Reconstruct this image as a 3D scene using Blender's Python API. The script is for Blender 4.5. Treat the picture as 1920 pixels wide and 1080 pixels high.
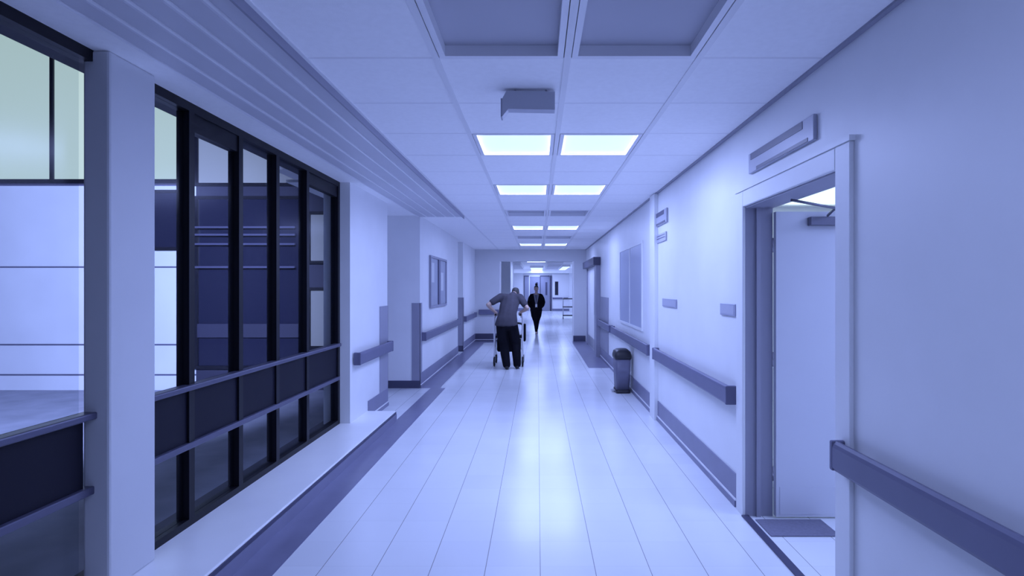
import bpy, bmesh, math, random
from mathutils import Vector, Matrix
random.seed(4)
for o in list(bpy.data.objects):
    bpy.data.objects.remove(o)
S = bpy.context.scene
COL = S.collection
PI = math.pi

# ------------------------------------------------------------------ camera, sky, exposure
cam = bpy.data.cameras.new('camera')
cam.lens = 1050.0 / 1920.0 * 36.0
cam.sensor_width = 36.0
cam.shift_x = -48.0 / 1920.0
cam.clip_start = 0.05
camo = bpy.data.objects.new('camera', cam)
COL.objects.link(camo)
camo.location = (0, 0, 1.6)
camo.rotation_euler = (PI / 2, 0, 0)
S.camera = camo

S.view_settings.view_transform = 'Standard'
S.view_settings.look = 'None'
S.view_settings.gamma = 1.0
S.view_settings.exposure = 0.0
S.view_settings.use_curve_mapping = False
S.cycles.use_denoising = True
S.cycles.max_bounces = 12
S.cycles.diffuse_bounces = 8
S.cycles.sample_clamp_indirect = 6.0

world = bpy.data.worlds.new('dusk_sky')
S.world = world
world.use_nodes = True
bg = world.node_tree.nodes['Background']
bg.inputs[0].default_value = (0.10, 0.13, 0.30, 1)
bg.inputs[1].default_value = 0.35

LAMP = (0.385, 0.485, 1.0)          # the cold blue of the ceiling tubes
P_LIT = 25.5                        # watts of one lit ceiling square
P_ROOM = 48.0
P_HALL = 50.0
P_FILL = 5000.0


# ------------------------------------------------------------------ materials
def mat(name, col, rough=0.5, metal=0.0, spec=0.5, emit=None, estr=0.0, noise=0.0, nscale=8.0, bump=0.0, bscale=60.0):
    m = bpy.data.materials.new(name)
    m.use_nodes = True
    nt = m.node_tree
    b = nt.nodes['Principled BSDF']
    b.inputs['Base Color'].default_value = (*col, 1)
    b.inputs['Roughness'].default_value = rough
    b.inputs['Metallic'].default_value = metal
    b.inputs['Specular IOR Level'].default_value = spec
    if emit:
        b.inputs['Emission Color'].default_value = (*emit, 1)
        b.inputs['Emission Strength'].default_value = estr
    tc = nt.nodes.new('ShaderNodeTexCoord')
    if noise:
        n = nt.nodes.new('ShaderNodeTexNoise')
        n.inputs['Scale'].default_value = nscale
        n.inputs['Detail'].default_value = 4
        nt.links.new(tc.outputs['Object'], n.inputs['Vector'])
        r = nt.nodes.new('ShaderNodeValToRGB')
        r.color_ramp.elements[0].position = 0.3
        r.color_ramp.elements[1].position = 0.7
        r.color_ramp.elements[0].color = (*[c * (1 - noise) for c in col], 1)
        r.color_ramp.elements[1].color = (*[min(1, c * (1 + noise)) for c in col], 1)
        nt.links.new(n.outputs['Fac'], r.inputs['Fac'])
        nt.links.new(r.outputs['Color'], b.inputs['Base Color'])
    if bump:
        n2 = nt.nodes.new('ShaderNodeTexNoise')
        n2.inputs['Scale'].default_value = bscale
        nt.links.new(tc.outputs['Object'], n2.inputs['Vector'])
        bp = nt.nodes.new('ShaderNodeBump')
        bp.inputs['Strength'].default_value = bump
        bp.inputs['Distance'].default_value = 0.004
        nt.links.new(n2.outputs['Fac'], bp.inputs['Height'])
        nt.links.new(bp.outputs['Normal'], b.inputs['Normal'])
    return m


M = {}
M['wall'] = mat('wall_paint', (.80, .81, .83), .42, noise=.02, nscale=3, bump=.03, bscale=150)
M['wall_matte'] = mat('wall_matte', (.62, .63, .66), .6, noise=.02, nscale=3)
M['tile'] = mat('ceiling_tile', (.93, .93, .94), .8, noise=.02, nscale=30, bump=.12, bscale=180)
M['tee'] = mat('ceiling_grid', (.80, .80, .82), .4)
M['slat'] = mat('slat_metal', (.58, .58, .64), .45, noise=.03, nscale=2)
M['slat_edge'] = mat('slat_edge', (.85, .85, .88), .35)
M['shadow_gap'] = mat('dark_gap', (.12, .12, .17), .7)
M['violet'] = mat('violet_vinyl', (.135, .135, .22), .42, noise=.06, nscale=4)
M['guard'] = mat('violet_guard', (.30, .30, .38), .45, noise=.04, nscale=4)
M['base'] = mat('violet_baseboard', (.21, .21, .31), .4, noise=.05, nscale=4)
M['base_dark'] = mat('dark_baseboard', (.06, .06, .11), .45)
M['border'] = mat('violet_floor_strip', (.20, .20, .30), .3, noise=.06, nscale=5)
M['white'] = mat('white_paint', (.84, .84, .86), .35)
M['ledge'] = mat('ledge_paint', (.90, .91, .92), .3, noise=.02, nscale=3)
M['black_frame'] = mat('black_window_frame', (.007, .007, .012), .45, spec=.25)
M['spandrel'] = mat('dark_spandrel', (.008, .008, .018), .5, spec=.15)
M['rail_metal'] = mat('window_rail_metal', (.09, .09, .15), .35, metal=.2)
M['jamb'] = mat('grey_jamb', (.30, .30, .38), .4)
M['door'] = mat('door_leaf', (.62, .63, .70), .4, noise=.02, nscale=2)
M['door_far'] = mat('grey_door', (.25, .26, .34), .4)
M['closer'] = mat('door_closer', (.16, .16, .22), .35, metal=.6)
M['chrome'] = mat('chrome', (.75, .75, .78), .2, metal=1)
M['steel'] = mat('brushed_steel', (.55, .55, .60), .35, metal=.9)
M['mat'] = mat('grey_patch', (.17, .17, .24), .8, noise=.1, nscale=60)
M['sign'] = mat('sign_plate', (.42, .43, .52), .35)
M['sign_dark'] = mat('sign_dark_band', (.08, .08, .14), .4)
M['plate'] = mat('name_plate', (.36, .37, .48), .35)
M['box'] = mat('grey_plastic', (.47, .48, .55), .5)
M['lit'] = mat('lit_diffuser', (.7, .7, .7), .5, emit=(.55, .72, 1.0), estr=1.0)
M['unlit'] = mat('unlit_diffuser', (.46, .46, .52), .5)
M['lightframe'] = mat('light_frame', (.82, .82, .85), .35)
M['bin_body'] = mat('bin_body', (.14, .14, .21), .45)
M['bin_lid'] = mat('bin_lid', (.015, .015, .022), .4)
M['rubber'] = mat('black_rubber', (.012, .012, .016), .6)
M['blackfab'] = mat('black_fabric', (.010, .010, .015), .85, spec=.1, bump=.2, bscale=200)
M['alu'] = mat('aluminium_tube', (.82, .82, .86), .35, metal=.2)
M['skin'] = mat('skin', (.50, .36, .30), .5, noise=.05, nscale=20)
M['shirt'] = mat('charcoal_shirt', (.070, .066, .082), .85, spec=.1, noise=.12, nscale=9, bump=.35, bscale=14)
M['trouser'] = mat('black_trousers', (.010, .010, .015), .9, spec=.05, noise=.2, nscale=9, bump=.4, bscale=12)
M['jacket'] = mat('black_jacket', (.006, .006, .009), .85, spec=.08, bump=.3, bscale=14)
M['top'] = mat('grey_top', (.10, .10, .14), .8)
M['hair_grey'] = mat('dark_grey_hair', (.05, .047, .05), .6, noise=.3, nscale=60, bump=.5, bscale=90)
M['hair'] = mat('dark_hair', (.012, .010, .011), .5, noise=.3, nscale=60, bump=.5, bscale=90)
M['shoe'] = mat('black_shoe', (.012, .012, .014), .45)
M['shoe_pale'] = mat('pale_shoe', (.45, .45, .50), .5)
M['eye'] = mat('eye', (.02, .02, .02), .2)
M['lip'] = mat('lips', (.36, .18, .16), .5)
M['badge'] = mat('badge_card', (.85, .85, .85), .4)
M['lanyard'] = mat('lanyard_tape', (.42, .43, .48), .6)
M['clad'] = mat('pale_cladding', (.66, .68, .74), .55, noise=.04, nscale=1.5)
M['clad_grey'] = mat('grey_cladding', (.025, .025, .05), .6, noise=.1, nscale=1.0)
M['joint'] = mat('cladding_joint', (.10, .10, .16), .7)
M['dark_glazing'] = mat('dark_glazing', (.012, .013, .032), .25)
M['win_lit'] = mat('lit_window', (.08, .08, .08), .5, emit=(.47, .62, .60), estr=1.0)
M['win_mid'] = mat('faint_lit_window', (.2, .2, .2), .5, emit=(.13, .16, .22), estr=1.0)
M['win_low'] = mat('dim_lit_window', (.2, .2, .2), .5, emit=(.045, .055, .075), estr=1.0)
M['ground'] = mat('courtyard_paving', (.26, .27, .34), .7, noise=.15, nscale=3)
M['bluish'] = mat('bluish_pane', (.42, .45, .58), .35)
M['cork'] = mat('board_face', (.36, .38, .46), .5, noise=.05, nscale=6)
M['paper'] = mat('paper', (.60, .62, .66), .7)
M['cart'] = mat('cart_shelf', (.02, .02, .03), .5)


def glass_mat():
    m = bpy.data.materials.new('window_glass')
    m.use_nodes = True
    nt = m.node_tree
    nt.nodes.clear()
    out = nt.nodes.new('ShaderNodeOutputMaterial')
    mix = nt.nodes.new('ShaderNodeMixShader')
    tr = nt.nodes.new('ShaderNodeBsdfTransparent')
    gl = nt.nodes.new('ShaderNodeBsdfGlossy')
    tr.inputs[0].default_value = (.88, .90, .92, 1)
    gl.inputs['Color'].default_value = (.9, .9, 1, 1)
    gl.inputs['Roughness'].default_value = .2
    mix.inputs[0].default_value = .016
    nt.links.new(tr.outputs[0], mix.inputs[1])
    nt.links.new(gl.outputs[0], mix.inputs[2])
    nt.links.new(mix.outputs[0], out.inputs[0])
    return m


M['glass'] = glass_mat()


def floor_surface():
    """pale vinyl tiles: thin dark seams along the corridor, much fainter ones across, a soft polish"""
    m = bpy.data.materials.new('vinyl_floor_tiles')
    m.use_nodes = True
    nt = m.node_tree
    N, L = nt.nodes, nt.links
    b = N['Principled BSDF']
    geo = N.new('ShaderNodeNewGeometry')
    sep = N.new('ShaderNodeSeparateXYZ')
    L.new(geo.outputs['Position'], sep.inputs[0])

    def math_(op, a, bb=None):
        n = N.new('ShaderNodeMath')
        n.operation = op
        for i, v in enumerate((a, bb)):
            if v is None:
                continue
            if isinstance(v, (int, float)):
                n.inputs[i].default_value = v
            else:
                L.new(v, n.inputs[i])
        return n.outputs[0]

    def seam(axis, off, pitch, half):
        v = math_('DIVIDE', math_('SUBTRACT', sep.outputs[axis], off), pitch)
        fr = math_('FRACT', math_('ADD', v, 200.5))
        d = math_('ABSOLUTE', math_('SUBTRACT', fr, .5))
        return math_('LESS_THAN', d, half / pitch), math_('FLOOR', math_('ADD', v, 200.0))
    sx, ix = seam(0, .015, .312, .0022)
    sy, iy = seam(1, .1, .312, .0016)
    cmb = N.new('ShaderNodeCombineXYZ')
    L.new(ix, cmb.inputs[0])
    L.new(iy, cmb.inputs[1])
    wn = N.new('ShaderNodeTexWhiteNoise')
    L.new(cmb.outputs[0], wn.inputs['Vector'])
    ns = N.new('ShaderNodeTexNoise')
    ns.inputs['Scale'].default_value = 1.6
    ns.inputs['Detail'].default_value = 5
    L.new(geo.outputs['Position'], ns.inputs['Vector'])
    val = math_('ADD', math_('MULTIPLY', wn.outputs['Value'], .035), math_('MULTIPLY', ns.outputs['Fac'], .07))
    val = math_('ADD', val, .74)
    k = math_('SUBTRACT', 1.0, math_('ADD', math_('MULTIPLY', sx, .62), math_('MULTIPLY', sy, .10)))
    val = math_('MULTIPLY', val, k)
    col = N.new('ShaderNodeCombineColor')
    L.new(math_('MULTIPLY', val, .97), col.inputs[0])
    L.new(val, col.inputs[1])
    L.new(math_('MULTIPLY', val, 1.04), col.inputs[2])
    L.new(col.outputs[0], b.inputs['Base Color'])
    L.new(math_('ADD', math_('MULTIPLY', ns.outputs['Fac'], .12), .16), b.inputs['Roughness'])
    b.inputs['Specular IOR Level'].default_value = .55
    return m


M['floor'] = floor_surface()


# ------------------------------------------------------------------ mesh helpers
def box(bm, x0, x1, y0, y1, z0, z1, bev=0.0, seg=2):
    vs = [bm.verts.new((x, y, z)) for x in (x0, x1) for y in (y0, y1) for z in (z0, z1)]
    f = [(0, 1, 3, 2), (4, 6, 7, 5), (0, 4, 5, 1), (2, 3, 7, 6), (0, 2, 6, 4), (1, 5, 7, 3)]
    fs = [bm.faces.new([vs[i] for i in q]) for q in f]
    if bev > 0:
        es = list({e for q in fs for e in q.edges})
        bmesh.ops.bevel(bm, geom=es, offset=bev, segments=seg, affect='EDGES', profile=.5)
    return vs


def quad(bm, pts):
    return bm.faces.new([bm.verts.new(p) for p in pts])


def prism_y(bm, prof, y0, y1):
    """closed (x, z) outline swept along y"""
    a = [bm.verts.new((x, y0, z)) for x, z in prof]
    b = [bm.verts.new((x, y1, z)) for x, z in prof]
    n = len(prof)
    for i in range(n):
        j = (i + 1) % n
        bm.faces.new((a[i], a[j], b[j], b[i]))
    bm.faces.new(a[::-1])
    bm.faces.new(b)


def tube(bm, pts, r, seg=10, smooth_path=True):
    P = [Vector(p) for p in pts]
    if smooth_path and len(P) > 2:
        Q = []
        for i in range(len(P) - 1):
            p0, p1, p2, p3 = P[max(i - 1, 0)], P[i], P[i + 1], P[min(i + 2, len(P) - 1)]
            for k in range(5):
                t = k / 5
                Q.append(.5 * ((2 * p1) + (p2 - p0) * t + (2 * p0 - 5 * p1 + 4 * p2 - p3) * t * t + (3 * p1 - p0 - 3 * p2 + p3) * t ** 3))
        Q.append(P[-1])
        P = Q
    rings = []
    up = None
    for i, p in enumerate(P):
        d = (P[min(i + 1, len(P) - 1)] - P[max(i - 1, 0)]).normalized()
        if up is None:
            up = d.orthogonal().normalized()
        u = (up - d * up.dot(d))
        u = u.normalized() if u.length > 1e-6 else d.orthogonal().normalized()
        up = u
        v = d.cross(u)
        rings.append([bm.verts.new(p + (u * math.cos(2 * PI * k / seg) + v * math.sin(2 * PI * k / seg)) * r) for k in range(seg)])
    for a, b in zip(rings, rings[1:]):
        for k in range(seg):
            f = bm.faces.new((a[k], a[(k + 1) % seg], b[(k + 1) % seg], b[k]))
            f.smooth = True
    bm.faces.new(rings[0][::-1])
    bm.faces.new(rings[-1])


def lathe(bm, prof, c=(0, 0, 0), axis='z', seg=28, cap=True):
    """profile of (radius, height) turned round an axis through c"""
    rings = []
    for r, h in prof:
        ring = []
        for k in range(seg):
            a = 2 * PI * k / seg
            u, v = r * math.cos(a), r * math.sin(a)
            p = (u, v, h) if axis == 'z' else (h, u, v) if axis == 'x' else (u, h, v)
            ring.append(bm.verts.new((c[0] + p[0], c[1] + p[1], c[2] + p[2])))
        rings.append(ring)
    for a, b in zip(rings, rings[1:]):
        for k in range(seg):
            f = bm.faces.new((a[k], a[(k + 1) % seg], b[(k + 1) % seg], b[k]))
            f.smooth = True
    if cap:
        bm.faces.new(rings[0][::-1])
        bm.faces.new(rings[-1])


def obj(name, bm, m, parent=None, loc=(0, 0, 0), fix=True):
    if fix:
        bmesh.ops.recalc_face_normals(bm, faces=bm.faces)
    me = bpy.data.meshes.new(name)
    bm.to_mesh(me)
    bm.free()
    o = bpy.data.objects.new(name, me)
    COL.objects.link(o)
    for mm in (m if isinstance(m, (list, tuple)) else [m]):
        me.materials.append(mm)
    o.location = loc
    if parent:
        o.parent = parent
    return o


def new():
    return bmesh.new()


def boxes(name, lst, m, parent=None, bev=0.0):
    bm = new()
    for b in lst:
        box(bm, *b, bev=bev)
    return obj(name, bm, m, parent)


def tag(o, label=None, cat=None, group=None, kind=None):
    if label:
        o['label'] = label
    if cat:
        o['category'] = cat
    if group:
        o['group'] = group
    if kind:
        o['kind'] = kind
    return o


def thing(name, label, cat, loc=(0, 0, 0), rz=0.0, group=None):
    o = bpy.data.objects.new(name, None)
    o.empty_display_size = .1
    COL.objects.link(o)
    o.location = loc
    o.rotation_euler = (0, 0, rz)
    return tag(o, label, cat, group)


def struct(name, lst, m, parent=None, bev=0.0):
    o = boxes(name, lst, m, parent, bev)
    if not parent:
        o['kind'] = 'structure'
    return o


def copy_tree(o, parent=None):
    c = o.copy()
    COL.objects.link(c)
    c.parent = parent
    for ch in list(o.children):
        copy_tree(ch, c)
    return c


# ------------------------------------------------------------------ dimensions of the place
H = 2.755            # ceiling
XR = 1.46            # wall with the doors
XW = -2.18           # glazed wall
XP = -2.05           # pier after the glazing
XL = -1.88           # wall beyond the alcove
YP0, YP1 = 6.12, 7.64    # pier
YA = 8.95            # end of the alcove
YB = 16.8            # cross wall with the wide opening
YE = 39.0            # end of the far hall
YN = -4.0            # wall behind the photographer
D0, D1, DH = 2.68, 3.96, 2.19   # open doorway
T = .16

# floor
bm = new()
for x0, x1, y0, y1 in ((XW - .05, XR, YN, 9.0), (-2.75, XW - .05, YP1 - .05, 9.0), (XR, 5.2, 1.4, 8.2),
                       (-2.5, XR + .02, 9.0, YB + .3), (-3.0, 2.6, YB + .3, YE + .1)):
    box(bm, x0, x1, y0, y1, -.12, 0)
o = obj('floor', bm, M['floor'])
o['kind'] = 'structure'

# purple strips let into the floor
struct('trim_1', [(-1.71, -1.475, YN + .02, 8.95, .0, .002), (XL + .012, -1.56, 8.95, YB - .012, .0, .002),
                  (-1.56, -1.125, YB - .42, YB - .012, .0, .002)], M['border'])
struct('trim_2', [(1.02, XR - .012, 11.2, YB - .012, .0, .002)], M['border'])

# walls
struct('wall_right', [
    (XR, XR + T, YN, D0, 0, H), (XR, XR + T, D0, D1, DH, H), (XR, XR + T, D1, YB + .3, 0, H)], M['wall'])
struct('wall_left', [
    (XW - .16, XP, YP0, YP1, 0, H),                      # pier after the glazing
    (XW - .16, XW + .02, YN, -1.6, 0, H),                # solid wall behind the photographer
    ], M['wall'])
struct('wall_alcove', [
    (-2.80, -2.64, YP1 - .2, YA + .1, 0, H), (-2.64, XW - .16, YP1 - .16, YP1, 0, H),
    (-2.75, XL, YA, 13.2, 0, H), (-2.6, -2.4, 13.2, 14.1, 0, H), (-2.6, XL, 14.1, YB + .3, 0, H)], M['wall'])
struct('wall_back', [(XL, -1.12, YB, YB + .3, 0, H), (1.07, XR, YB, YB + .3, 0, H), (-1.12, 1.07, YB, YB + .3, 2.40, H)], M['wall_matte'])
struct('wall_behind', [(XW - .2, XR + .2, YN - .15, YN, 0, H)], M['wall'])

# ceiling of square tiles with real openings for the lights
PX = [-1.17, -.51, .15, .81, XR]
RP = 2.06 / 3
Y00 = 4.53 - RP / 2
ROW_LIT = {0: True, 1: False}
rows = {}                     # fixture row index -> centre y
for k in range(-2, 6):
    rows[k] = 4.53 + 2.06 * k
LIT = {-2: True, -1: False, 0: True, 1: True, 2: False, 3: True, 4: False, 5: True}
bm = new()
nrow0 = math.ceil((YN - Y00) / RP) - 1
n = nrow0
cells = []
while Y00 + n * RP < YB:
    ya, yb = max(YN, Y00 + n * RP), min(YB, Y00 + (n + 1) * RP)
    n += 1
    if yb - ya < .01:
        continue
    fix = (n - 1) % 3 == 0 and (n - 1) // 3 in rows and yb - ya > RP * .95
    for i in range(4):
        if fix and i in (1, 2):
            continue
        box(bm, PX[i] + .001, PX[i + 1] - .001, ya + .0005, yb - .0005, H, H + .03)
    if ya >= YA - .3:
        box(bm, XL, PX[0] - .002, ya + .002, yb - .002, H, H + .03)
box(bm, XW - .06, -1.905, YN, YP0, H, H + .03)
box(bm, -2.75, -1.905, YP0, YA, H, H + .03)          # plain margin over the windows and alcove
box(bm, -2.75, XL, YA, YB, H, H + .03)
box(bm, XW - .06, XR + .1, YN, YP0, H + .14, H + .2)
box(bm, -2.9, XR + .1, YP0, YB, H + .14, H + .2)     # slab above
o = obj('ceiling', bm, M['tile'])
o['kind'] = 'structure'

# ceiling grid
lst = []
for i, x in enumerate(PX[:4]):
    w = .017
    lst.append((x - w, x + w, YN, YB, H - .006, H + .004))
n = nrow0
while Y00 + n * RP < YB:
    y = Y00 + n * RP
    if y > YN:
        lst.append((PX[0], XR, y - .008, y + .008, H - .0008, H + .004))
    n += 1
struct('trim_3', lst, M['tee'])
# shadow-gap angles along the grid's outer lines and along the wall
struct('trim_4', [(XR - .028, XR - .001, YN, YB, H - .012, H + .003), (PX[0] - .014, PX[0] - .002, YN, YA, H - .05, H + .003)], M['jamb'])

# linear metal slats over the glazing
bm = new()
sl = [-1.9, -1.77, -1.62, -1.465, -1.31, -1.185]
for a, b in zip(sl, sl[1:]):
    prism_y(bm, [(a + .008, H), (a + .008, H - .016), (a + .02, H - .022), (b - .02, H - .022), (b - .008, H - .016), (b - .008, H)], YN, YA - .02)
o = obj('trim_5', bm, M['slat'])
o['kind'] = 'structure'
bm = new()
for x in sl:
    box(bm, x - .007, x + .007, YN, YA - .02, H - .023, H + .002)
o = obj('trim_6', bm, M['slat_edge'])
o['kind'] = 'structure'

# ------------------------------------------------------------------ ceiling lights
def ceiling_light(x0, x1, yc, lit, label, group, power=P_LIT, d=RP, z=H, col=None, recess=.05, lamp=True):
    t = thing('ceiling_light', label, 'ceiling light', ((x0 + x1) / 2, yc, z), 0, group)
    hx, hy = (x1 - x0) / 2 - .004, d / 2 - .004
    bm = new()
    w = .03
    for b in ((-hx, hx, -hy, -hy + w), (-hx, hx, hy - w, hy), (-hx, -hx + w, -hy + w, hy - w), (hx - w, hx, -hy + w, hy - w)):
        box(bm, *b, -.004, .08)
    box(bm, -hx, hx, -hy, hy, .08, .1)
    obj('frame', bm, M['lightframe'], t)
    bm = new()
    if lit:
        box(bm, -hx + w, hx - w, -hy + w, hy - w, .012, .03)
        obj('diffuser', bm, M['lit'] if col is None else col, t)
        if not lamp:
            return t
        la = bpy.data.lights.new('tube_light', 'AREA')
        la.shape = 'RECTANGLE'
        la.size, la.size_y = 2 * (hx - w), 2 * (hy - w)
        la.energy = power
        la.color = LAMP
        lo = bpy.data.objects.new('tube_light', la)
        COL.objects.link(lo)
        lo.location = (0, 0, .006)
        lo.parent = t
    else:
        box(bm, -hx + w, hx - w, -hy + w, hy - w, recess, recess + .015)
        obj('diffuser', bm, M['unlit'], t)
    return t


ROW_SAY = {-1: 'unlit grey ceiling square nearest the camera, recessed in the ceiling grid',
           0: 'glowing ceiling square in the nearest and widest lit row',
           1: 'glowing ceiling square in the second lit row from the camera',
           2: 'unlit grey ceiling square between the second and third lit rows',
           3: 'glowing ceiling square in the third lit row, above the bent walker user',
           4: 'unlit grey ceiling square between the third and fourth lit rows',
           5: 'glowing ceiling square in the last lit row before the cross wall',
           -2: 'glowing ceiling square above and behind the camera'}
for k in range(-2, 6):
    for i, side in ((1, 'window side'), (2, 'door side')):
        ceiling_light(PX[i] + .017, PX[i + 1] - .017, rows[k], LIT[k], ROW_SAY[k] + ', ' + side,
                      'lit ceiling squares in the corridor' if LIT[k] else 'unlit ceiling squares in the corridor',
                      power=P_LIT if k >= 0 else P_LIT * .55)

# ------------------------------------------------------------------ glazed wall: ledge, column, two windows
struct('trim_7', [(XW - .06, -1.71, YN, 6.75, 0, .12)], M['ledge'], bev=.008)
struct('trim_8', [(-1.71, -1.695, YN, 6.74, 0, .085)], M['base'])
struct('trim_9', [(-1.712, -1.70, YN, 6.74, .085, .108)], M['base_dark'])
o = struct('wall_column', [(XW - .03, XW + .10, 2.72, 3.05, .12, H)], M['wall_matte'], bev=.012)


def window(name, y0, y1, mull, thick_head=(), stiles=(True, True)):
    f = bpy.data.objects.new(name, None)
    COL.objects.link(f)
    f['kind'] = 'structure'
    f.location = (XW, y0, 0)
    L = y1 - y0
    bm = new()
    box(bm, -.06, .02, 0, L, 2.70, H)
    box(bm, -.06, .02, 0, L, .12, .165)
    if stiles[0]:
        box(bm, -.06, .02, 0, .04, .165, 2.70)
    if stiles[1]:
        box(bm, -.06, .02, L - .06, L, .165, 2.70)
    for m_ in mull:
        box(bm, -.06, .02, m_ - y0 - .028, m_ - y0 + .028, .165, 2.70)
    for a, b in thick_head:
        box(bm, -.05, .01, a - y0, b - y0, 2.585, 2.70)
    obj('window_frame', bm, M['black_frame'], f)
    boxes('spandrel_panel', [(-.035, .005, .04, L - .06, .64, .965)], M['spandrel'], f)
    boxes('window_rail', [(-.03, .045, .02, L - .02, .965, 1.0)], M['rail_metal'], f, bev=.008)
    boxes('lower_rail', [(-.03, .03, .02, L - .02, .60, .64)], M['rail_metal'], f, bev=.006)
    edges = [y0 + .04] + list(mull) + [y1 - .06]
    for a, b in zip(edges, edges[1:]):
        bm = new()
        box(bm, -.018, -.012, a - y0 + .005, b - y0 - .005, 1.0, 2.70)
        box(bm, -.018, -.012, a - y0 + .005, b - y0 - .005, .165, .60)
        obj('pane', bm, M['glass'], f)
    return f


window('window_1', -1.6, 2.74, (-.6, .45, 1.5, 2.22), (), (True, False))
window('window_2', 3.03, YP0, (3.50, 4.08, 4.66, 5.27), ((3.5, 4.08), (5.27, 6.06)), (False, True))

# ------------------------------------------------------------------ baseboards
def base_y(name, xw, side, y0, y1, white=True):
    """skirting on a wall that runs along the corridor; side = +1 when the room is at larger x"""
    def X(d):
        return xw + side * d
    def bx(d0, d1, z0, z1):
        a, b = sorted((X(d0), X(d1)))
        return (a, b, y0, y1, z0, z1)
    o = struct(name, [bx(0, .010, .06, .235)], M['base'])
    boxes('cove_strip', [bx(0, .022, 0, .046)], M['base'], o)
    if white:
        boxes('white_bead', [bx(0, .018, .046, .06)], M['white'], o)
    return o


base_y('baseboard_right', XR, -1, YN, D0 - .16)
base_y('baseboard_right_mid', XR, -1, D1 + .13, 6.77)
base_y('baseboard_right_far', XR, -1, 7.06, 11.35)
base_y('baseboard_right_end', XR, -1, 11.35, 12.95)
base_y('baseboard_left', XL, 1, YA, 13.2)
base_y('baseboard_left_far', XL, 1, 14.1, YB)
base_y('baseboard_pier', XP, 1, 6.76, YP1)
o = struct('baseboard_back', [(XL, -1.12, YB - .012, YB, .06, .235)], M['base_dark'])
boxes('white_bead', [(XL, -1.12, YB - .018, YB, .046, .06)], M['white'], o)
boxes('cove_strip', [(XL, -1.12, YB - .022, YB, 0, .046)], M['base_dark'], o)
struct('baseboard_column', [(1.07, XR - .024, YB - .014, YB, 0, .17)], M['base_dark'])
struct('baseboard_alcove', [(-2.6, XL, YA - .014, YA, 0, .12)], M['base_dark'])
struct('baseboard_recess', [(-2.4, XL, 14.1 - .014, 14.1, 0, .15)], M['base_dark'])

# pale service pilaster between the two handrails
struct('trim_10', [(XR - .05, XR, 6.78, 7.05, 0, H - .012)], M['wall'], bev=.006)

# ------------------------------------------------------------------ handrails
def handrail_y(xw, side, y0, y1, label, zc=.81, brackets=True, name='handrail'):
    L = y1 - y0
    t = thing(name, label, 'handrail', (xw, y0, zc), 0, 'violet wall handrails')
    s = side
    bm = new()
    prof = [(.035, -.065), (.035, .05), (.045, .068), (.062, .072), (.076, .062), (.08, .045), (.08, -.05), (.07, -.065)]
    prism_y(bm, [(s * a, z) for a, z in prof], .02, L - .02)
    obj('rail', bm, M['violet'], t)
    for ya, yb in ((0, .03), (L - .03, L)):
        bm = new()
        a, b = sorted((s * .001, s * .082))
        box(bm, a, b, ya, yb, -.067, .073, bev=.008)
        obj('end_cap', bm, M['violet'], t)
    n = max(2, int(L / 1.0) + 1)
    for i in range(n):
        y = .18 + (L - .36) * i / (n - 1)
        a, b = sorted((s * .001, s * .04))
        bm = new()
        box(bm, a, b, y - .03, y + .03, -.04, .04, bev=.006)
        obj('bracket', bm, M['steel'], t)
    return t


handrail_y(XR, -1, YN + .5, D0 - .03, 'long violet handrail on the wall between the camera and the open doorway')
handrail_y(XR, -1, D1 + .14, 6.75, 'violet handrail running under both small name plates, past the open doorway')
handrail_y(XR, -1, 7.08, 10.6, 'violet handrail below the frosted framed panel, above the waste bin')
handrail_y(XR - .012, -1, 10.75, 12.9, 'short violet handrail across the corner guard beyond the waste bin')
handrail_y(XP + .009, 1, 6.2, YP1 - .02, 'short violet handrail on the white pier at the end of the glazing')
handrail_y(XL, 1, YA + .1, 13.1, 'violet handrail under the glazed noticeboard')
handrail_y(XL, 1, 14.2, 16.6, 'short violet handrail on the far wall piece next to the cross wall')
t = thing('handrail', 'dark violet handrail on the cross wall beside the wide opening', 'handrail', (XL + .12, YB, .88), 0, 'violet wall handrails')
boxes('rail', [(.0, .60, -.078, -.035, -.075, .075)], M['violet'], t, bev=.008)
boxes('bracket', [(.08, .14, -.036, -.001, -.04, .04)], M['steel'], t)
boxes('bracket', [(.46, .52, -.036, -.001, -.04, .04)], M['steel'], t)

# ------------------------------------------------------------------ corner guards
def corner_guard(x, y, sx, sy, label, w=.11, h=1.36):
    """L-shaped strip on a wall corner: faces at x (towards +sx) and y (towards -y)"""
    bm = new()
    a, b = sorted((x + sx * .001, x + sx * .008))
    box(bm, a, b, *sorted((y + sy * .008, y - sy * w)), .01, h)
    c, d = sorted((x + sx * .008, x - sx * w))
    box(bm, c, d, *sorted((y + sy * .001, y + sy * .008)), .01, h)
    return tag(obj('corner_guard', bm, M['guard']), label, 'corner guard', 'grey violet corner guards')


corner_guard(XP, YP1, 1, 1, 'grey violet corner guard on the pier, window side of the alcove', w=.38)
corner_guard(XL, YA, 1, -1, 'grey violet corner guard on the alcove corner, nearest the noticeboard', w=.13)
corner_guard(XL, 14.1, 1, -1, 'grey violet corner guard on the far recess, next to the cross wall', w=.14)
tag(boxes('corner_guard', [(XR - .012, XR - .001, 11.5, 12.85, .24, 1.40)], M['guard']),
    'broad flat grey violet wall guard past the waste bin, beside the dark far door', 'corner guard', 'grey violet corner guards')

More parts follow.
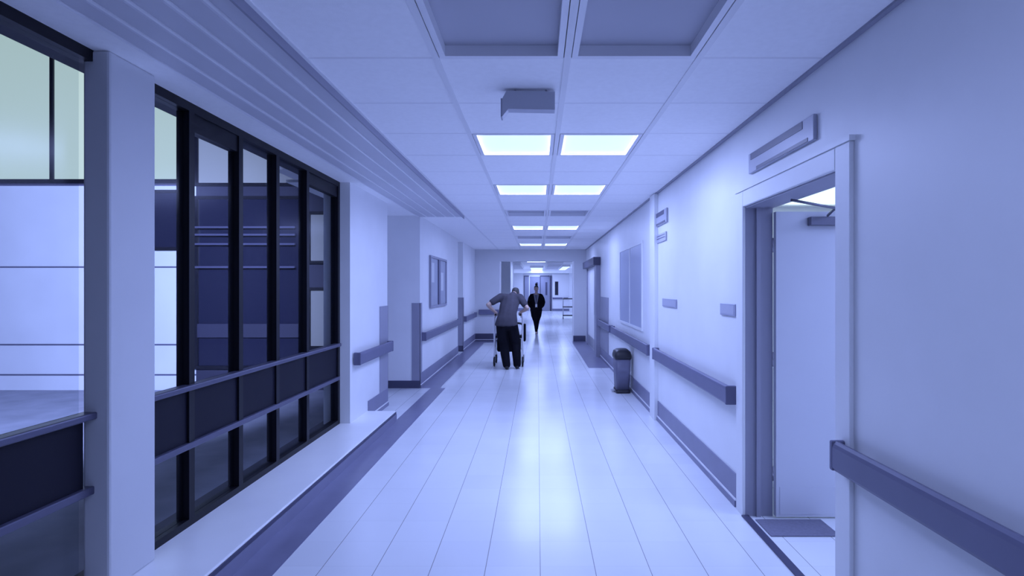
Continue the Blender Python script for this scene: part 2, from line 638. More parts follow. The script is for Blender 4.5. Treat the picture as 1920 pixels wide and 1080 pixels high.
# ------------------------------------------------------------------ doors
# the open doorway
d = bpy.data.objects.new('door_1', None)
COL.objects.link(d)
d['kind'] = 'structure'
d.location = (XR, D0, 0)
W = D1 - D0
bm = new()
fw = .10
box(bm, -.022, 0, -fw, .03, 0, DH + .09, bev=.005)
box(bm, -.022, 0, W - .03, W + fw, 0, DH + .09, bev=.005)
box(bm, -.022, 0, .03, W - .03, DH - .02, DH + .09, bev=.005)
box(bm, -.03, 0, -fw - .01, W + fw + .01, DH + .09, DH + .115)
obj('door_casing', bm, M['wall'], d)
bm = new()
box(bm, -.002, T + .03, 0.0, .03, 0, DH)
box(bm, -.002, T + .03, W - .03, W, 0, DH)
box(bm, -.002, T + .03, .03, W - .03, DH - .03, DH)
obj('door_jamb', bm, M['jamb'], d)
boxes('door_stop', [(.07, .10, W - .05, W - .03, 0, DH - .03), (.07, .10, .03, .05, 0, DH - .03)], M['jamb'], d)
leaf = boxes('door_leaf', [(T + .035, T + 1.22, W - .075, W - .03, .012, DH - .06)], M['door'], d)
tag(leaf)
boxes('kick_plate', [(T + .06, T + 1.19, W - .0775, W - .075, .03, .22)], M['door'], leaf)
bm = new()
tube(bm, [(T + 1.13, W - .075, 1.02), (T + 1.13, W - .13, 1.02), (T + 1.02, W - .13, 1.02)], .011, 8, False)
lathe(bm, [(.026, W - .084), (.026, W - .075)], (T + 1.13, 0, 1.02), 'y', 16)
obj('door_handle', bm, M['chrome'], leaf)
bm = new()
box(bm, T + .25, T + .52, W - .125, W - .075, DH - .16, DH - .10, bev=.006)
tube(bm, [(T + .38, W - .1, DH - .09), (T + .30, W - .35, DH - .075), (.10, W - .52, DH - .05)], .009, 8, False)
obj('door_closer', bm, M['closer'], d)
for z in (.25, 1.05, 1.85):
    bm = new()
    lathe(bm, [(.009, z), (.009, z + .1)], (T + .034, W - .03, 0), 'z', 10)
    obj('hinge', bm, M['steel'], d)
struct('trim_11', [(XR - .03, XR + .02, D0 + .03, D1 - .03, 0, .008)], M['base_dark'])

# the room behind the open doorway
struct('wall_room', [(XR + T, 5.2, 8.0, 8.15, 0, H), (5.05, 5.2, 1.6, 8.0, 0, H), (XR + T, 5.2, 1.45, 1.6, 0, H)], M['wall'])
bm = new()
RL = (2.5, 4.2, 5.7, 7.85)
for b in ((XR + T, RL[0], 1.45, 8.15), (RL[1], 5.2, 1.45, 8.15), (RL[0], RL[1], 1.45, RL[2]), (RL[0], RL[1], RL[3], 8.15)):
    box(bm, *b, H, H + .03)
box(bm, XR + T, 5.2, 1.45, 8.15, H + .14, H + .2)
o = obj('ceiling_room', bm, M['tile'])
o['kind'] = 'structure'
M['lit_room'] = mat('warm_lit_diffuser', (.7, .7, .7), .5, emit=(.62, .80, .78), estr=1.3)
ceiling_light(RL[0], RL[1], (RL[2] + RL[3]) / 2, True, 'broad greenish lit ceiling panel seen through the open doorway',
              None, P_ROOM, RL[3] - RL[2], H, M['lit_room'], lamp=False)
ceiling_light(2.9, 4.3, 2.9, True, 'added ceiling panel out of view, lighting the side room', None, P_ROOM, 1.2, H - .105)  # unseen panel added to carry the side room's light
tag(boxes('floor_surface', [(1.50, 1.95, 3.60, 3.86, 0.0005, .008)], M['mat'], bev=.003),  # thin dark patch lying on the floor
    'dark grey patch on the floor inside the open doorway', 'floor patch')

# far door on the same wall, dark lintel
d = bpy.data.objects.new('door_2', None)
COL.objects.link(d)
d['kind'] = 'structure'
d.location = (XR, 13.0, 0)
W = 3.0
bm = new()
box(bm, -.10, 0, 0, .45, 0, 2.14, bev=.006)
box(bm, -.06, 0, W - .12, W, 0, 2.14, bev=.006)
obj('door_jamb', bm, M['jamb'], d)
boxes('door_lintel', [(-.17, -.001, -.05, W, 2.14, 2.32)], M['base_dark'], d, bev=.008)
lf = boxes('door_leaf', [(-.03, -.001, .45, W - .12, .01, 2.14)], M['white'], d)
boxes('kick_plate', [(-.033, -.03, .5, W - .17, .03, .3)], M['steel'], lf)
bm = new()
tube(bm, [(-.03, .62, .9), (-.075, .62, .95), (-.075, .62, 1.25), (-.03, .62, 1.3)], .012, 8, False)
obj('door_handle', bm, M['chrome'], lf)

# alcove door, on its back wall
d = bpy.data.objects.new('door_3', None)
COL.objects.link(d)
d['kind'] = 'structure'
d.location = (-2.64, 7.75, 0)
boxes('door_leaf', [(.001, .035, .06, 1.02, .01, 2.08)], M['door_far'], d)
boxes('door_frame', [(.001, .05, 0, .06, 0, 2.14), (.001, .05, 1.02, 1.08, 0, 2.14), (.001, .05, .06, 1.02, 2.08, 2.14)], M['jamb'], d)

# frosted framed panel above the third handrail
w = bpy.data.objects.new('wall_panel', None)
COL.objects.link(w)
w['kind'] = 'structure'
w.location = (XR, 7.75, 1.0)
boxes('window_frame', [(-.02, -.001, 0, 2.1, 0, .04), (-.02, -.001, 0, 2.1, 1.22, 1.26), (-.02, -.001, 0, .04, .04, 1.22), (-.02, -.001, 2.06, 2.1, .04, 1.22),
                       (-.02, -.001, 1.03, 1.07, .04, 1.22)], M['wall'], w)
boxes('pane', [(-.010, -.001, .04, 1.03, .04, 1.22)], M['bluish'], w)
boxes('pane', [(-.010, -.001, 1.07, 2.06, .04, 1.22)], M['bluish'], w)

# ------------------------------------------------------------------ signs on the walls
def door_sign(y0, y1, z0, z1, label):
    t = thing('door_sign', label, 'sign', (XR, (y0 + y1) / 2, (z0 + z1) / 2), 0, 'grey signs over the doors')
    hy, hz = (y1 - y0) / 2, (z1 - z0) / 2
    boxes('plate', [(-.022, -.001, -hy, hy, -hz, hz)], M['sign'], t, bev=.004)
    boxes('dark_band', [(-.0245, -.022, -hy + .12, hy - .04, hz * .30, hz * .92)], M['sign_dark'], t)
    boxes('dark_band', [(-.0245, -.022, -hy + .06, hy - .14, -hz * .92, -hz * .62)], M['sign_dark'], t)
    return t


door_sign(2.92, 3.82, 2.375, 2.51, 'grey sign plate with two dark bands above the open doorway')
door_sign(6.26, 7.04, 2.34, 2.50, 'small grey sign plate high on the wall beside the pale pilaster')
t = thing('wall_vent', 'narrow pale slotted plate just below the farther wall sign', 'vent', (XR, 6.66, 2.19))
boxes('plate', [(-.015, -.001, -.34, .34, -.05, .05)], M['sign'], t, bev=.003)
boxes('slot', [(-.0165, -.015, -.30, .30, .02, .03)], M['sign_dark'], t)
boxes('slot', [(-.0165, -.015, -.30, .30, -.01, 0)], M['sign_dark'], t)
for y0, y1, z, label in ((3.985 + .12, 4.44, 1.435, 'grey name plate on the wall close beside the open doorway'),
                         (5.86, 6.5, 1.435, 'grey name plate farther along the wall, near the pilaster')):
    t = thing('name_plate', label, 'name plate', (XR, (y0 + y1) / 2, z), 0, 'name plates above the handrail')
    hy = (y1 - y0) / 2
    boxes('plate', [(-.014, -.001, -hy, hy, -.045, .045)], M['plate'], t, bev=.003)
    boxes('insert', [(-.016, -.014, -hy + .02, hy - .02, -.034, .034)], M['sign'], t)

# grey box under the ceiling
t = thing('hanging_sign', 'small blank grey box hanging under the ceiling before the first lit row', 'hanging sign', (-.05, 3.27, H))
bm = new()
prism = [(-.16, -.07), (-.13, -.015), (.15, -.02), (.15, -.125), (-.12, -.12), (-.155, -.165)]
a = [bm.verts.new((x, -.035, z)) for x, z in prism]
b = [bm.verts.new((x, .035, z)) for x, z in prism]
for i in range(6):
    bm.faces.new((a[i], a[(i + 1) % 6], b[(i + 1) % 6], b[i]))
bm.faces.new(a[::-1])
bm.faces.new(b)
obj('sign_body', bm, M['box'], t)
for x in (-.08, .1):
    bm = new()
    lathe(bm, [(.006, -.03), (.006, -.001)], (x, 0, 0), 'z', 8)
    obj('hanger', bm, M['steel'], t)
tag(boxes('end_plate', [(-.163, -.155, -.037, .037, -.165, -.06)], M['guard'], t), 'darker end plate')

# glazed noticeboard on the left wall
t = thing('noticeboard', 'grey glazed noticeboard with a dark middle bar, above the handrail', 'noticeboard', (XL, 9.7, 1.25))
boxes('frame', [(.001, .035, 0, .05, 0, .92), (.001, .035, 1.65, 1.7, 0, .92), (.001, .035, .05, 1.65, 0, .04), (.001, .035, .05, 1.65, .88, .92)], M['guard'], t)
boxes('middle_bar', [(.001, .035, .78, .96, .04, .88)], M['violet'], t)
boxes('board_face', [(.001, .012, .05, .78, .04, .88), (.001, .012, .96, 1.65, .04, .88)], M['cork'], t)
boxes('notice', [(.012, .014, .12, .42, .45, .80)], M['paper'], t)
boxes('notice', [(.012, .014, 1.1, 1.4, .30, .65)], M['paper'], t)

# ------------------------------------------------------------------ waste bin by the wall
t = thing('waste_bin', 'slim violet grey pedal bin with black lid standing against the wall', 'waste bin', (1.30, 8.65, 0))
bm = new()
def rrect(hx, hy, r, n=5):
    out = []
    for cx, cy, a0 in ((hx - r, hy - r, 0), (-hx + r, hy - r, PI / 2), (-hx + r, -hy + r, PI), (hx - r, -hy + r, 1.5 * PI)):
        for k in range(n + 1):
            a = a0 + PI / 2 * k / n
            out.append((cx + r * math.cos(a), cy + r * math.sin(a)))
    return out
def loft(bm, secs):
    rings = [[bm.verts.new((x, y, z)) for x, y in rrect(hx, hy, r)] for hx, hy, r, z in secs]
    for a, b in zip(rings, rings[1:]):
        for k in range(len(a)):
            f = bm.faces.new((a[k], a[(k + 1) % len(a)], b[(k + 1) % len(a)], b[k]))
            f.smooth = True
    bm.faces.new(rings[0][::-1])
    bm.faces.new(rings[-1])
loft(bm, [(.10, .15, .04, .05), (.118, .175, .05, .52)])
obj('body', bm, M['bin_body'], t)
bm = new()
loft(bm, [(.124, .182, .05, .52), (.13, .188, .05, .535), (.13, .188, .05, .57), (.115, .17, .05, .63), (.08, .12, .05, .66), (.04, .06, .03, .668)])
obj('lid', bm, M['bin_lid'], t)
bm = new()
loft(bm, [(.11, .165, .04, 0), (.11, .165, .04, .05)])
obj('base', bm, M['bin_lid'], t)
boxes('pedal', [(-.165, -.105, -.05, .05, .02, .035)], M['steel'], t, bev=.004)

# ------------------------------------------------------------------ far hall beyond the wide opening
struct('wall_hall_left', [(-2.6, -2.44, YB + .3, YE, 0, H), (-2.44, -1.9, 29.0, 29.5, 0, H)], M['wall'])
struct('wall_hall_right', [(2.2, 2.36, YB + .3, YE, 0, H), (1.5, 2.2, YB + .3, 19.2, 0, H)], M['wall'])
struct('wall_hall_end', [(-2.6, 2.36, YE, YE + .15, 0, H)], M['wall_matte'])
struct('ceiling_hall', [(-2.6, 2.36, YB + .3, YE + .1, H, H + .2), (-2.44, 2.2, 33.4, 33.8, 2.5, H)], M['tile'])
struct('trim_12', [(1.06, 1.09, YB - .004, YB + .30, 0, 2.40), (-1.14, -1.11, YB - .004, YB + .30, 0, 2.40)], M['white'])
for x0, x1, y, dd, lit, lab in (
        (-.40, .30, 32.5, 7.0, True, 'long bright lit ceiling panel in the far hall, above the walking person'),
        (-.45, .35, 22.2, .9, True, 'lit ceiling panel just past the wide opening'),
        (1.2, 1.62, 30.0, 5.0, True, 'narrow lit ceiling panel above the shelf trolley'),
        (-.45, .35, 38.0, .9, True, 'lit ceiling panel right before the end doors of the far hall'),
        (-2.1, -.75, 28.2, 6.4, False, 'broad dark ceiling panel of the far hall over the window wall side'),
        (.42, 1.15, 28.2, 6.4, False, 'broad dark ceiling panel of the far hall next to the trolley side')):
    ceiling_light(x0, x1, y, lit, lab, 'ceiling panels in the far hall', P_HALL * (1.8 if dd > 6 else 1.0 if dd < 2 else .9), dd, H - .105, None, .02)
# doors of the far hall
for n_, x0, x1, slot in (('door_4', -.90, -.60, False), ('door_5', -.55, .17, True), ('door_6', .21, .83, True)):
    d = bpy.data.objects.new(n_, None)
    COL.objects.link(d)
    d['kind'] = 'structure'
    d.location = (0, YE, 0)
    lf = boxes('door_leaf', [(x0, x1, -.04, -.001, .01, 2.40)], M['door_far'], d)
    if slot:
        xc = x1 - .22
        boxes('window_slot', [(xc - .07, xc + .07, -.043, -.04, 1.1, 2.0)], M['base_dark'], lf)
    boxes('door_frame', [(x0 - .05, x0, -.06, -.001, 0, 2.46), (x0, x1, -.06, -.001, 2.40, 2.46)], M['white' if n_ == 'door_5' else 'base_dark'], d)
struct('trim_13', [(.86, .98, YE - .08, YE - .001, 0, 2.46)], M['base_dark'])
struct('trim_14', [(1.0, 2.2, YE - .015, YE - .001, .16, 2.55)], M['white'])
struct('wall_hall_partition', [(-2.44, -1.02, 21.0, 24.0, 0, H)], M['wall_matte'])
struct('baseboard_hall', [(1.02, 2.2, YE - .02, YE, 0, .16), (-2.44, -.98, YE - .02, YE, 0, .2)], M['base'])
w = bpy.data.objects.new('window_4', None)
COL.objects.link(w)
w['kind'] = 'structure'
w.location = (1.2, YE, 1.1)
boxes('pane', [(0, .24, -.02, -.001, 0, .95)], M['dark_glazing'], w)
boxes('window_frame', [(-.04, 0, -.03, -.001, 0, .95), (.24, .28, -.03, -.001, 0, .95)], M['white'], w)
t = thing('handrail', 'thin violet handrail on the end wall of the far hall', 'handrail', (1.02, YE, .88), 0, 'violet wall handrails')
boxes('rail', [(.02, 1.1, -.08, -.03, -.06, .06)], M['violet'], t)
boxes('bracket', [(.3, .36, -.03, -.001, -.03, .03)], M['steel'], t)

t = thing('trolley', 'dark three-shelf trolley standing in the far hall', 'trolley', (1.62, 29.0, 0))
for z in (.16, .60, 1.02):
    boxes('shelf', [(-.32, .32, -.25, .25, z, z + .045)], M['cart'], t, bev=.008)
for sx in (-.3, .3):
    for sy in (-.23, .23):
        bm = new()
        tube(bm, [(sx, sy, .09), (sx, sy, 1.1)], .013, 8)
        ps = obj('post', bm, M['steel'], t)
        bm = new()
        lathe(bm, [(.03, -.012), (.05, -.01), (.05, .01), (.03, .012)], (sx, sy, .05), 'x', 14)
        obj('caster', bm, M['rubber'], ps)

# ------------------------------------------------------------------ people
def blob(name, segs, m, parent=None, voxel=.010, smooth=6, loc=(0, 0, 0), cut=None):
    """one continuous skin grown over tapered limbs; every seg is (p, radii, q, radii)"""
    bm = new()
    ico = bmesh.new()
    bmesh.ops.create_icosphere(ico, subdivisions=2, radius=1)
    dirs = [v.co.copy() for v in ico.verts]
    ico.free()
    for p, rp, q, rq in segs:
        rp = Vector(rp) if hasattr(rp, '__len__') else Vector((rp,) * 3)
        rq = Vector(rq) if hasattr(rq, '__len__') else Vector((rq,) * 3)
        vs = [bm.verts.new(Vector(p) + Vector((d_.x * rp.x, d_.y * rp.y, d_.z * rp.z))) for d_ in dirs]
        vs += [bm.verts.new(Vector(q) + Vector((d_.x * rq.x, d_.y * rq.y, d_.z * rq.z))) for d_ in dirs]
        r = bmesh.ops.convex_hull(bm, input=vs)
        junk = [e for e in r['geom_interior'] if isinstance(e, bmesh.types.BMVert)]
        bmesh.ops.delete(bm, geom=junk, context='VERTS')
    o = obj(name, bm, m, parent)
    md = o.modifiers.new('r', 'REMESH')
    md.mode = 'VOXEL'
    md.voxel_size = voxel
    sm = o.modifiers.new('s', 'SMOOTH')
    sm.iterations = smooth
    sm.factor = .5
    bpy.context.view_layer.update()
    dg = bpy.context.evaluated_depsgraph_get()
    me = bpy.data.meshes.new_from_object(o.evaluated_get(dg))
    o.modifiers.clear()
    old = o.data
    o.data = me
    me.name = name
    bpy.data.meshes.remove(old)
    if cut:
        b2 = new()
        b2.from_mesh(me)
        bmesh.ops.delete(b2, geom=[f for f in b2.faces if cut(f.calc_center_median())], context='FACES')
        for _ in range(8):
            bmesh.ops.smooth_vert(b2, verts=[v for v in b2.verts if v.is_boundary], factor=.5, use_axis_x=True, use_axis_y=True, use_axis_z=True)
        b2.to_mesh(me)
        b2.free()
    for p_ in me.polygons:
        p_.use_smooth = True
    if not me.materials:
        me.materials.append(m)
    o.location = loc
    return o


def chain(*pts):
    """(p, r), (p, r), ... -> list of tapered segments"""
    return [(a[0], a[1], b[0], b[1]) for a, b in zip(pts, pts[1:])]


def grip_hand(g, s):
    """fist closed round a grip that runs along y through g; s = +1 for the hand whose outside is at larger x"""
    gx, gy, gz = g
    out = [((gx - s * .012, gy - .045, gz + .034), (.030, .03, .014), (gx + s * .004, gy + .03, gz + .034), (.036, .035, .014))]
    ln = (.92, 1.0, .97, .82)
    for k in range(4):
        y = gy + .043 - .024 * k
        ring = []
        for ang, r in ((75, .0098), (20, .0092), (-45, .0086), (-110 * ln[k], .0078)):
            a = math.radians(ang)
            ring.append(((gx + s * .031 * math.cos(a), y, gz + .031 * math.sin(a)), r))
        out += chain(*ring)
    out += chain(((gx - s * .026, gy - .02, gz + .022), .0115), ((gx - s * .034, gy + .012, gz + .0), .0105), ((gx - s * .024, gy + .036, gz - .022), .009))
    return out


# --- bent man in a charcoal shirt pushing a walking frame, seen from behind
MX, MY = -.56, 11.05
GL, GR = (-.282, .27, 1.065), (.212, .27, 1.065)
shL, shR = (-.185, .28, 1.415), (.20, .30, 1.405)
elL, elR = (-.43, .13, 1.265), (.355, .14, 1.20)
wrL, wrR = (-.312, .225, 1.13), (.245, .222, 1.125)
hd = Vector((.105, .52, 1.495))
man = []
man += chain(((-.05, 0, .93), (.165, .125, .11)), ((-.04, .08, 1.08), (.155, .115, .1)), ((-.01, .20, 1.26), (.175, .115, .1)), ((.01, .28, 1.38), (.15, .10, .075)))
man += chain(((.02, .31, 1.41), .07), ((.06, .40, 1.46), .058), ((.09, .46, 1.49), .06))
man += [(shL, .068, (-.06, .29, 1.40), .07), (shR, .068, (.08, .30, 1.40), .07)]
man += chain((shL, .066), ((-.30, .20, 1.35), .05), (elL, .042), ((-.38, .175, 1.20), .040), (wrL, .029), ((GL[0] + .004, GL[1] - .035, GL[2] + .04), .028))
man += chain((shR, .066), ((.275, .215, 1.31), .05), (elR, .042), ((.31, .175, 1.165), .040), (wrR, .029), ((GR[0] - .004, GR[1] - .035, GR[2] + .04), .028))
hipL, hipR = (-.135, 0, .88), (.05, .01, .88)
knL, knR = (-.10, .07, .49), (.125, .10, .49)
anL, anR = (-.045, -.03, .095), (.155, .05, .095)
man += chain((hipL, .10), ((-.12, .04, .68), .085), (knL, .062), ((-.075, .0, .34), .056), (anL, .040))
man += chain((hipR, .10), ((.09, .06, .68), .085), (knR, .062), ((.14, .06, .34), .056), (anR, .040))
man += [(anL, .04, (-.05, .12, .04), (.04, .05, .03)), (anR, .04, (.165, .20, .04), (.04, .05, .03))]
# head: skull, jaw, nose, ears
man += [(hd + Vector((0, -.01, .02)), (.074, .088, .085), hd + Vector((0, .045, -.04)), (.058, .06, .06))]
man += [(hd + Vector((0, .085, -.01)), .012, hd + Vector((0, .108, -.035)), .014)]
for s in (-1, 1):
    man += [(hd + Vector((s * .074, .0, .0)), (.010, .018, .028), hd + Vector((s * .080, -.008, .012)), (.008, .016, .018))]
man += grip_hand(GL, -1) + grip_hand(GR, 1)
person = blob('person', man, M['skin'], voxel=.0065, smooth=4, loc=(MX, MY, 0))
tag(person, 'stooping person in charcoal t-shirt seen from behind, pushing a walking frame', 'person')
shirt = []
shirt += chain(((-.06, -.005, .875), (.235, .165, .05)), ((-.05, .02, .98), (.218, .155, .1)), ((-.035, .09, 1.1), (.188, .14, .1)), ((-.005, .205, 1.27), (.202, .135, .1)), ((.01, .28, 1.39), (.165, .115, .075)))
shirt += chain((shL, .084), ((-.29, .205, 1.355), .074), ((-.345, .17, 1.318), .070))
shirt += chain((shR, .084), ((.265, .22, 1.325), .074), ((.30, .185, 1.27), .070))
shirt += [(shL, .084, (-.05, .29, 1.40), .085), (shR, .084, (.08, .30, 1.40), .085), ((.02, .31, 1.41), .085, (.06, .40, 1.455), .076)]
blob('shirt', shirt, M['shirt'], person, .012, 5)
tr = []
tr += [((-.055, 0, .94), (.195, .142, .06), (-.05, 0, .84), (.21, .15, .09))]
tr += chain(((-.145, 0, .86), .122), ((-.14, .04, .68), .115), (knL, .097), ((-.085, .0, .32), .094), ((-.05, -.03, .09), .078))
tr += chain(((.055, .01, .86), .122), ((.095, .06, .68), .112), (knR, .096), ((.14, .07, .32), .094), ((.155, .05, .09), .080))
blob('trousers', tr, M['trouser'], person, .012, 5)
for (ax, ay, az), tx in ((anL, -.05), (anR, .165)):
    blob('shoe', [((ax, ay - .03, .045), (.046, .05, .045), (ax, ay + .05, .05), (.045, .06, .05)), ((ax, ay + .05, .042), (.045, .06, .042), (tx, ay + .17, .032), (.044, .06, .032))], M['shoe'], person, .008, 4)
hair = [(hd + Vector((0, -.025, .045)), (.080, .086, .072), hd + Vector((0, -.055, -.005)), (.076, .055, .06)),
        (hd + Vector((0, .03, .075)), (.06, .05, .035), hd + Vector((0, -.03, .07)), (.07, .06, .05))]
blob('hair', hair, M['hair_grey'], person, .008, 3)
for s in (-1, 1):
    bm = new()
    bmesh.ops.create_uvsphere(bm, u_segments=10, v_segments=8, radius=.0085)
    obj('eye', bm, M['eye'], person, tuple(hd + Vector((s * .03, .098, .006))))

# --- the walking frame
def rollator():
    t = thing('walking_frame', 'pale tubular wheeled walking frame with black seat, held by the stooping person', 'walking frame', (MX - .035, MY, 0))
    hw = .287
    for s in (-1, 1):
        bm = new()
        tube(bm, [(s * (hw - .04), .23, 1.065), (s * (hw - .04), .34, 1.065), (s * (hw - .015), .40, 1.03), (s * hw, .42, .95), (s * hw, .42, .60), (s * hw, .40, .35), (s * hw, .37, .11)], .019, 10)
        fr = obj('side_frame', bm, M['alu'], t)
        bm = new()
        tube(bm, [(s * hw, .42, .60), (s * hw, .60, .52), (s * hw, .80, .30), (s * hw, .92, .11)], .014, 10)
        tube(bm, [(s * hw, .40, .35), (s * hw, .76, .34)], .011, 8)
        obj('brace', bm, M['alu'], fr)
        bm = new()
        tube(bm, [(s * (hw - .04), .205, 1.065), (s * (hw - .04), .335, 1.065)], .019, 12)
        obj('grip', bm, M['rubber'], fr)
        bm = new()
        tube(bm, [(s * (hw - .03), .36, 1.04), (s * (hw - .028), .30, 1.015), (s * (hw - .028), .22, 1.005)], .006, 6)
        obj('brake_lever', bm, M['rubber'], fr)
        for y in (.37, .92):
            bm = new()
            lathe(bm, [(.078, -.018), (.098, -.014), (.102, 0), (.098, .014), (.078, .018)], (s * hw, y, .102), 'x', 26, False)
            wl = obj('wheel', bm, M['rubber'], t)
            bm = new()
            lathe(bm, [(.078, -.010), (.022, -.016), (.022, .016), (.078, .010)], (s * hw, y, .102), 'x', 20)
            obj('hub', bm, M['box'], wl)
    bm = new()
    box(bm, -hw + .015, hw - .015, .44, .78, .57, .615, bev=.015)
    obj('seat', bm, M['blackfab'], t)
    bm = new()
    tube(bm, [(-hw, .42, .86), (-hw * .7, .56, .87), (0, .60, .87), (hw * .7, .56, .87), (hw, .42, .86)], .022, 10)
    obj('back_strap', bm, M['rubber'], t)
    bm = new()
    box(bm, -hw + .04, hw - .04, .50, .76, .28, .565, bev=.04)
    obj('bag', bm, M['blackfab'], t)
    bm = new()
    tube(bm, [(-hw, .60, .33), (hw, .60, .33)], .010, 8)
    tube(bm, [(-hw, .46, .575), (hw, .46, .575)], .010, 8)
    obj('cross_bar', bm, M['alu'], t)
    # soft black pouch slung on the outer side of the frame
    bm = new()
    box(bm, hw + .012, hw + .065, .44, .66, .50, .86, bev=.025)
    obj('side_pouch', bm, M['blackfab'], t)
    return t


rollator()

# --- woman walking towards the camera
WX, WY = -.045, 19.1
wo = []
wo += chain(((0, 0, .93), (.15, .105, .11)), ((0, 0, 1.07), (.118, .088, .1)), ((0, 0, 1.24), (.142, .10, .09)), ((0, .01, 1.345), (.125, .075, .05)))
wo += [((0, .012, 1.37), .052, (0, .0, 1.47), .047)]
wh = Vector((0, -.01, 1.565))
wo += [(wh + Vector((0, .012, .025)), (.070, .088, .085), wh + Vector((0, -.028, -.052)), (.048, .05, .05))]
wo += [(wh + Vector((0, -.092, .002)), .008, wh + Vector((0, -.106, -.022)), .011)]
for s in (-1, 1):
    wo += [(wh + Vector((s * .070, .01, -.005)), (.008, .015, .026), wh + Vector((s * .074, .014, .008)), (.007, .014, .016))]
    wo += [((s * .155, .01, 1.335), .055, (s * .06, .01, 1.34), .055)]
    wo += chain(((s * .16, .01, 1.33), .053), ((s * .215, .05, 1.22), .043), ((s * .24, .06, 1.11), .036), ((s * .225, -.02, 1.02), .033), ((s * .165, -.10, .95), .025))
    # hand pushed into the pocket: palm, fingers and thumb
    wo += [((s * .165, -.10, .945), (.02, .018, .025), (s * .145, -.118, .88), (.016, .02, .03))]
    for k in range(4):
        fx = s * (.175 - .020 * k)
        wo += chain(((fx, -.118, .875), .0085), ((fx - s * .004, -.122, .835), .008), ((fx - s * .008, -.115, .805 + .006 * abs(k - 1)), .0072))
    wo += chain(((s * .145, -.108, .92), .010), ((s * .130, -.112, .885), .0095), ((s * .122, -.112, .855), .0085))
hp = .085
wo += chain(((-hp, 0, .88), .095), ((-.07, -.06, .68), .08), ((-.04, -.09, .49), .056), ((-.012, -.11, .32), .052), ((.0, -.15, .10), .036), ((.0, -.27, .045), (.036, .05, .03)))
wo += chain(((hp, 0, .88), .095), ((.07, .0, .68), .08), ((.045, .03, .49), .056), ((.028, .15, .34), .052), ((.02, .27, .16), .036), ((.02, .20, .05), (.036, .04, .035)))
woman = blob('person', wo, M['skin'], voxel=.0065, smooth=4, loc=(WX, WY, 0))
tag(woman, 'person in open black jacket with lanyard and hair bun, walking towards the camera', 'person')
top = chain(((0, -.004, .90), (.155, .112, .05)), ((0, -.004, 1.07), (.126, .098, .1)), ((0, -.006, 1.24), (.15, .11, .09)), ((0, .006, 1.35), (.128, .08, .045)))
blob('top', top, M['top'], woman, .012, 4, cut=lambda c: c.z > 1.372 and c.y < -.03 and abs(c.x) < .05)
jk = chain(((0, 0, .80), (.20, .135, .05)), ((0, 0, .93), (.205, .14, .1)), ((0, 0, 1.07), (.175, .122, .1)), ((0, 0, 1.24), (.178, .125, .09)), ((0, .01, 1.35), (.145, .095, .05)))
for s in (-1, 1):
    jk += [((s * .16, .01, 1.335), .070, (s * .06, .015, 1.35), .068)]
    jk += chain(((s * .165, .01, 1.33), .070), ((s * .222, .05, 1.22), .068), ((s * .25, .06, 1.11), .064), ((s * .225, -.02, 1.02), .060), ((s * .185, -.085, .965), .052))
    jk += [((s * .15, -.10, .95), (.05, .05, .04), (s * .14, -.10, .84), (.06, .05, .05))]
blob('jacket', jk, M['jacket'], woman, .012, 4,
     cut=lambda c: c.y < -.02 and abs(c.x) < .018 + .075 * max(0, min(1, (c.z - 1.02) / .36)) and c.z > .98)
tw = []
tw += [((0, 0, .90), (.185, .125, .05), (0, 0, .82), (.195, .13, .07))]
tw += chain(((-hp - .01, 0, .86), .115), ((-.08, -.06, .68), .102), ((-.04, -.09, .49), .070), ((-.012, -.11, .32), .063), ((.0, -.145, .14), .048))
tw += chain(((hp + .01, 0, .86), .115), ((.08, .0, .68), .102), ((.045, .03, .49), .070), ((.028, .15, .34), .063), ((.02, .265, .19), .048))
blob('trousers', tw, M['jacket'], woman, .012, 4)
blob('shoe', [((.0, -.13, .05), (.04, .045, .05), (.0, -.20, .045), (.04, .06, .045)), ((.0, -.20, .042), (.04, .06, .042), (.002, -.30, .030), (.04, .05, .030))], M['shoe_pale'], woman, .008, 4)
blob('shoe', [((.02, .285, .13), (.038, .035, .05), (.02, .23, .08), (.04, .05, .05)), ((.02, .23, .07), (.04, .05, .045), (.02, .16, .032), (.04, .045, .030))], M['shoe_pale'], woman, .008, 4)
hairw = [(wh + Vector((0, .025, .05)), (.078, .082, .072), wh + Vector((0, .055, -.01)), (.072, .05, .06)),
         (wh + Vector((0, -.035, .085)), (.055, .04, .026), wh + Vector((0, .02, .08)), (.068, .06, .045)),
         (wh + Vector((0, .03, .12)), (.03, .03, .03), wh + Vector((0, .035, .165)), (.046, .046, .040))]
blob('hair', hairw, M['hair'], woman, .008, 3)
for s in (-1, 1):
    bm = new()
    bmesh.ops.create_uvsphere(bm, u_segments=10, v_segments=8, radius=.0065)
    obj('eye', bm, M['eye'], woman, tuple(wh + Vector((s * .028, -.076, .008))))
bm = new()
box(bm, -.022, .022, -.004, .004, -.006, .006, bev=.003)
obj('mouth', bm, M['lip'], woman, tuple(wh + Vector((0, -.079, -.048))))
bm = new()
for s in (-1, 1):
    tube(bm, [(s * .055, .03, 1.40), (s * .062, -.07, 1.36), (s * .045, -.122, 1.25), (s * .004, -.122, 1.06)], .007, 6)
obj('lanyard', bm, M['lanyard'], woman)
boxes('badge', [(-.032, .032, -.134, -.128, .945, 1.055)], M['badge'], woman, bev=.003)

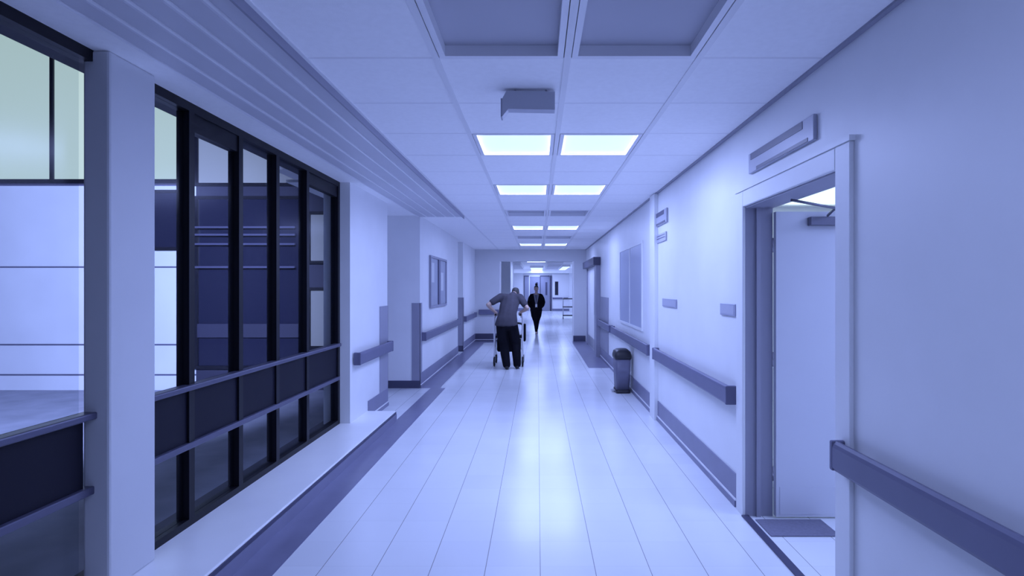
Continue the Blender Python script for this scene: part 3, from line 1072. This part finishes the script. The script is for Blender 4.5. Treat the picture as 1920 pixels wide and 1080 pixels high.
# ------------------------------------------------------------------ outside the glazing: courtyard and the facing wing
struct('ground', [(-26, XW - .06, -14, 9.3, -.2, -.06)], M['ground'])
FY = 9.1
b = thing('building', 'pale clad building wing facing the courtyard, seen through the glazing', 'building', (0, FY, -.06))
bm = new()
box(bm, -10.2, -5.55, 0, .3, 0, 3.33)
obj('cladding_wall', bm, M['clad'], b)
boxes('cladding_joint', [(-10.2, -5.55, -.006, .002, z - .012, z + .012) for z in (.25, .74, 2.0, 3.33)], M['joint'], b)
boxes('dark_wall', [(-20, -10.2, 0, .3, 0, 9.0), (-5.55, -2.85, 0, .3, 0, 3.33), (-5.55, -2.85, 0, .3, 3.33, 9.0), (-10.2, -5.55, .02, .3, 3.33, 9.0)], M['clad_grey'], b)
def fac_window(x0, x1, z0, z1, m_):
    f = boxes('window', [(x0 - .05, x0, -.04, 0, z0, z1), (x1, x1 + .05, -.04, 0, z0, z1), (x0 - .05, x1 + .05, -.05, 0, z0 - .05, z0), (x0 - .05, x1 + .05, -.04, 0, z1, z1 + .05)], M['black_frame'], b)
    boxes('pane', [(x0, x1, -.012, -.002, z0, z1)], M[m_], f)
fac_window(-10.1, -7.9, 3.42, 8.2, 'win_lit')
fac_window(-7.84, -5.62, 3.42, 8.2, 'win_lit')
fac_window(-5.5, -4.9, 3.36, 6.0, 'win_mid')
fac_window(-4.8, -4.3, 3.36, 5.6, 'win_mid')
fac_window(-4.2, -3.8, 3.36, 5.2, 'win_low')
fac_window(-5.5, -4.9, .4, 3.1, 'dark_glazing')
fac_window(-4.8, -4.3, .4, 3.1, 'dark_glazing')
fac_window(-4.2, -3.8, .4, 3.1, 'dark_glazing')
fac_window(-6.35, -5.68, 2.32, 3.2, 'dark_glazing')
boxes('dark_band', [(-5.5, -3.75, -.055, -.045, .86, 1.08)], M['clad_grey'], b)
fac_window(-3.68, -3.28, 2.1, 2.85, 'win_low')
fac_window(-3.68, -3.28, .72, 1.62, 'win_low')
boxes('facade_bar', [(-5.5, -3.9, -.12, -.09, z, z + .03) for z in (1.98, 2.35, 2.5, 2.62)] , M['rail_metal'], b)  # thin horizontal bars across the dark panes
# floodlight added out of view above the glazing to brighten the facing wing
t = thing('fill_lamp', 'floodlight added out of view above the glazing to brighten the courtyard wing', 'fill_lamp', (XW - .35, 3.2, 3.35))
boxes('housing', [(-.08, .08, -.12, .12, -.08, .08)], M['black_frame'], t, bev=.01)
boxes('bracket', [(.08, .13, -.02, .02, -.02, .02)], M['black_frame'], t)
la = bpy.data.lights.new('fill_beam', 'SPOT')
la.energy = P_FILL
la.color = (.42, .52, 1)
la.spot_size = 1.35
la.spot_blend = .8
la.shadow_soft_size = .08
lo = bpy.data.objects.new('fill_beam', la)
COL.objects.link(lo)
lo.parent = t
lo.location = (-.12, .14, -.06)
dv = Vector((-7.6, 9.1, .9)) - (Vector((XW - .35, 3.2, 3.35)) + Vector(lo.location))
lo.rotation_euler = dv.to_track_quat('-Z', 'Y').to_euler()
struct('wall_outside', [(XW - .22, XW - .06, YN, YP1, H - .02, 4.2), (XW - .22, XW - .05, YN, YP1, -.1, .11)], M['clad_grey'])
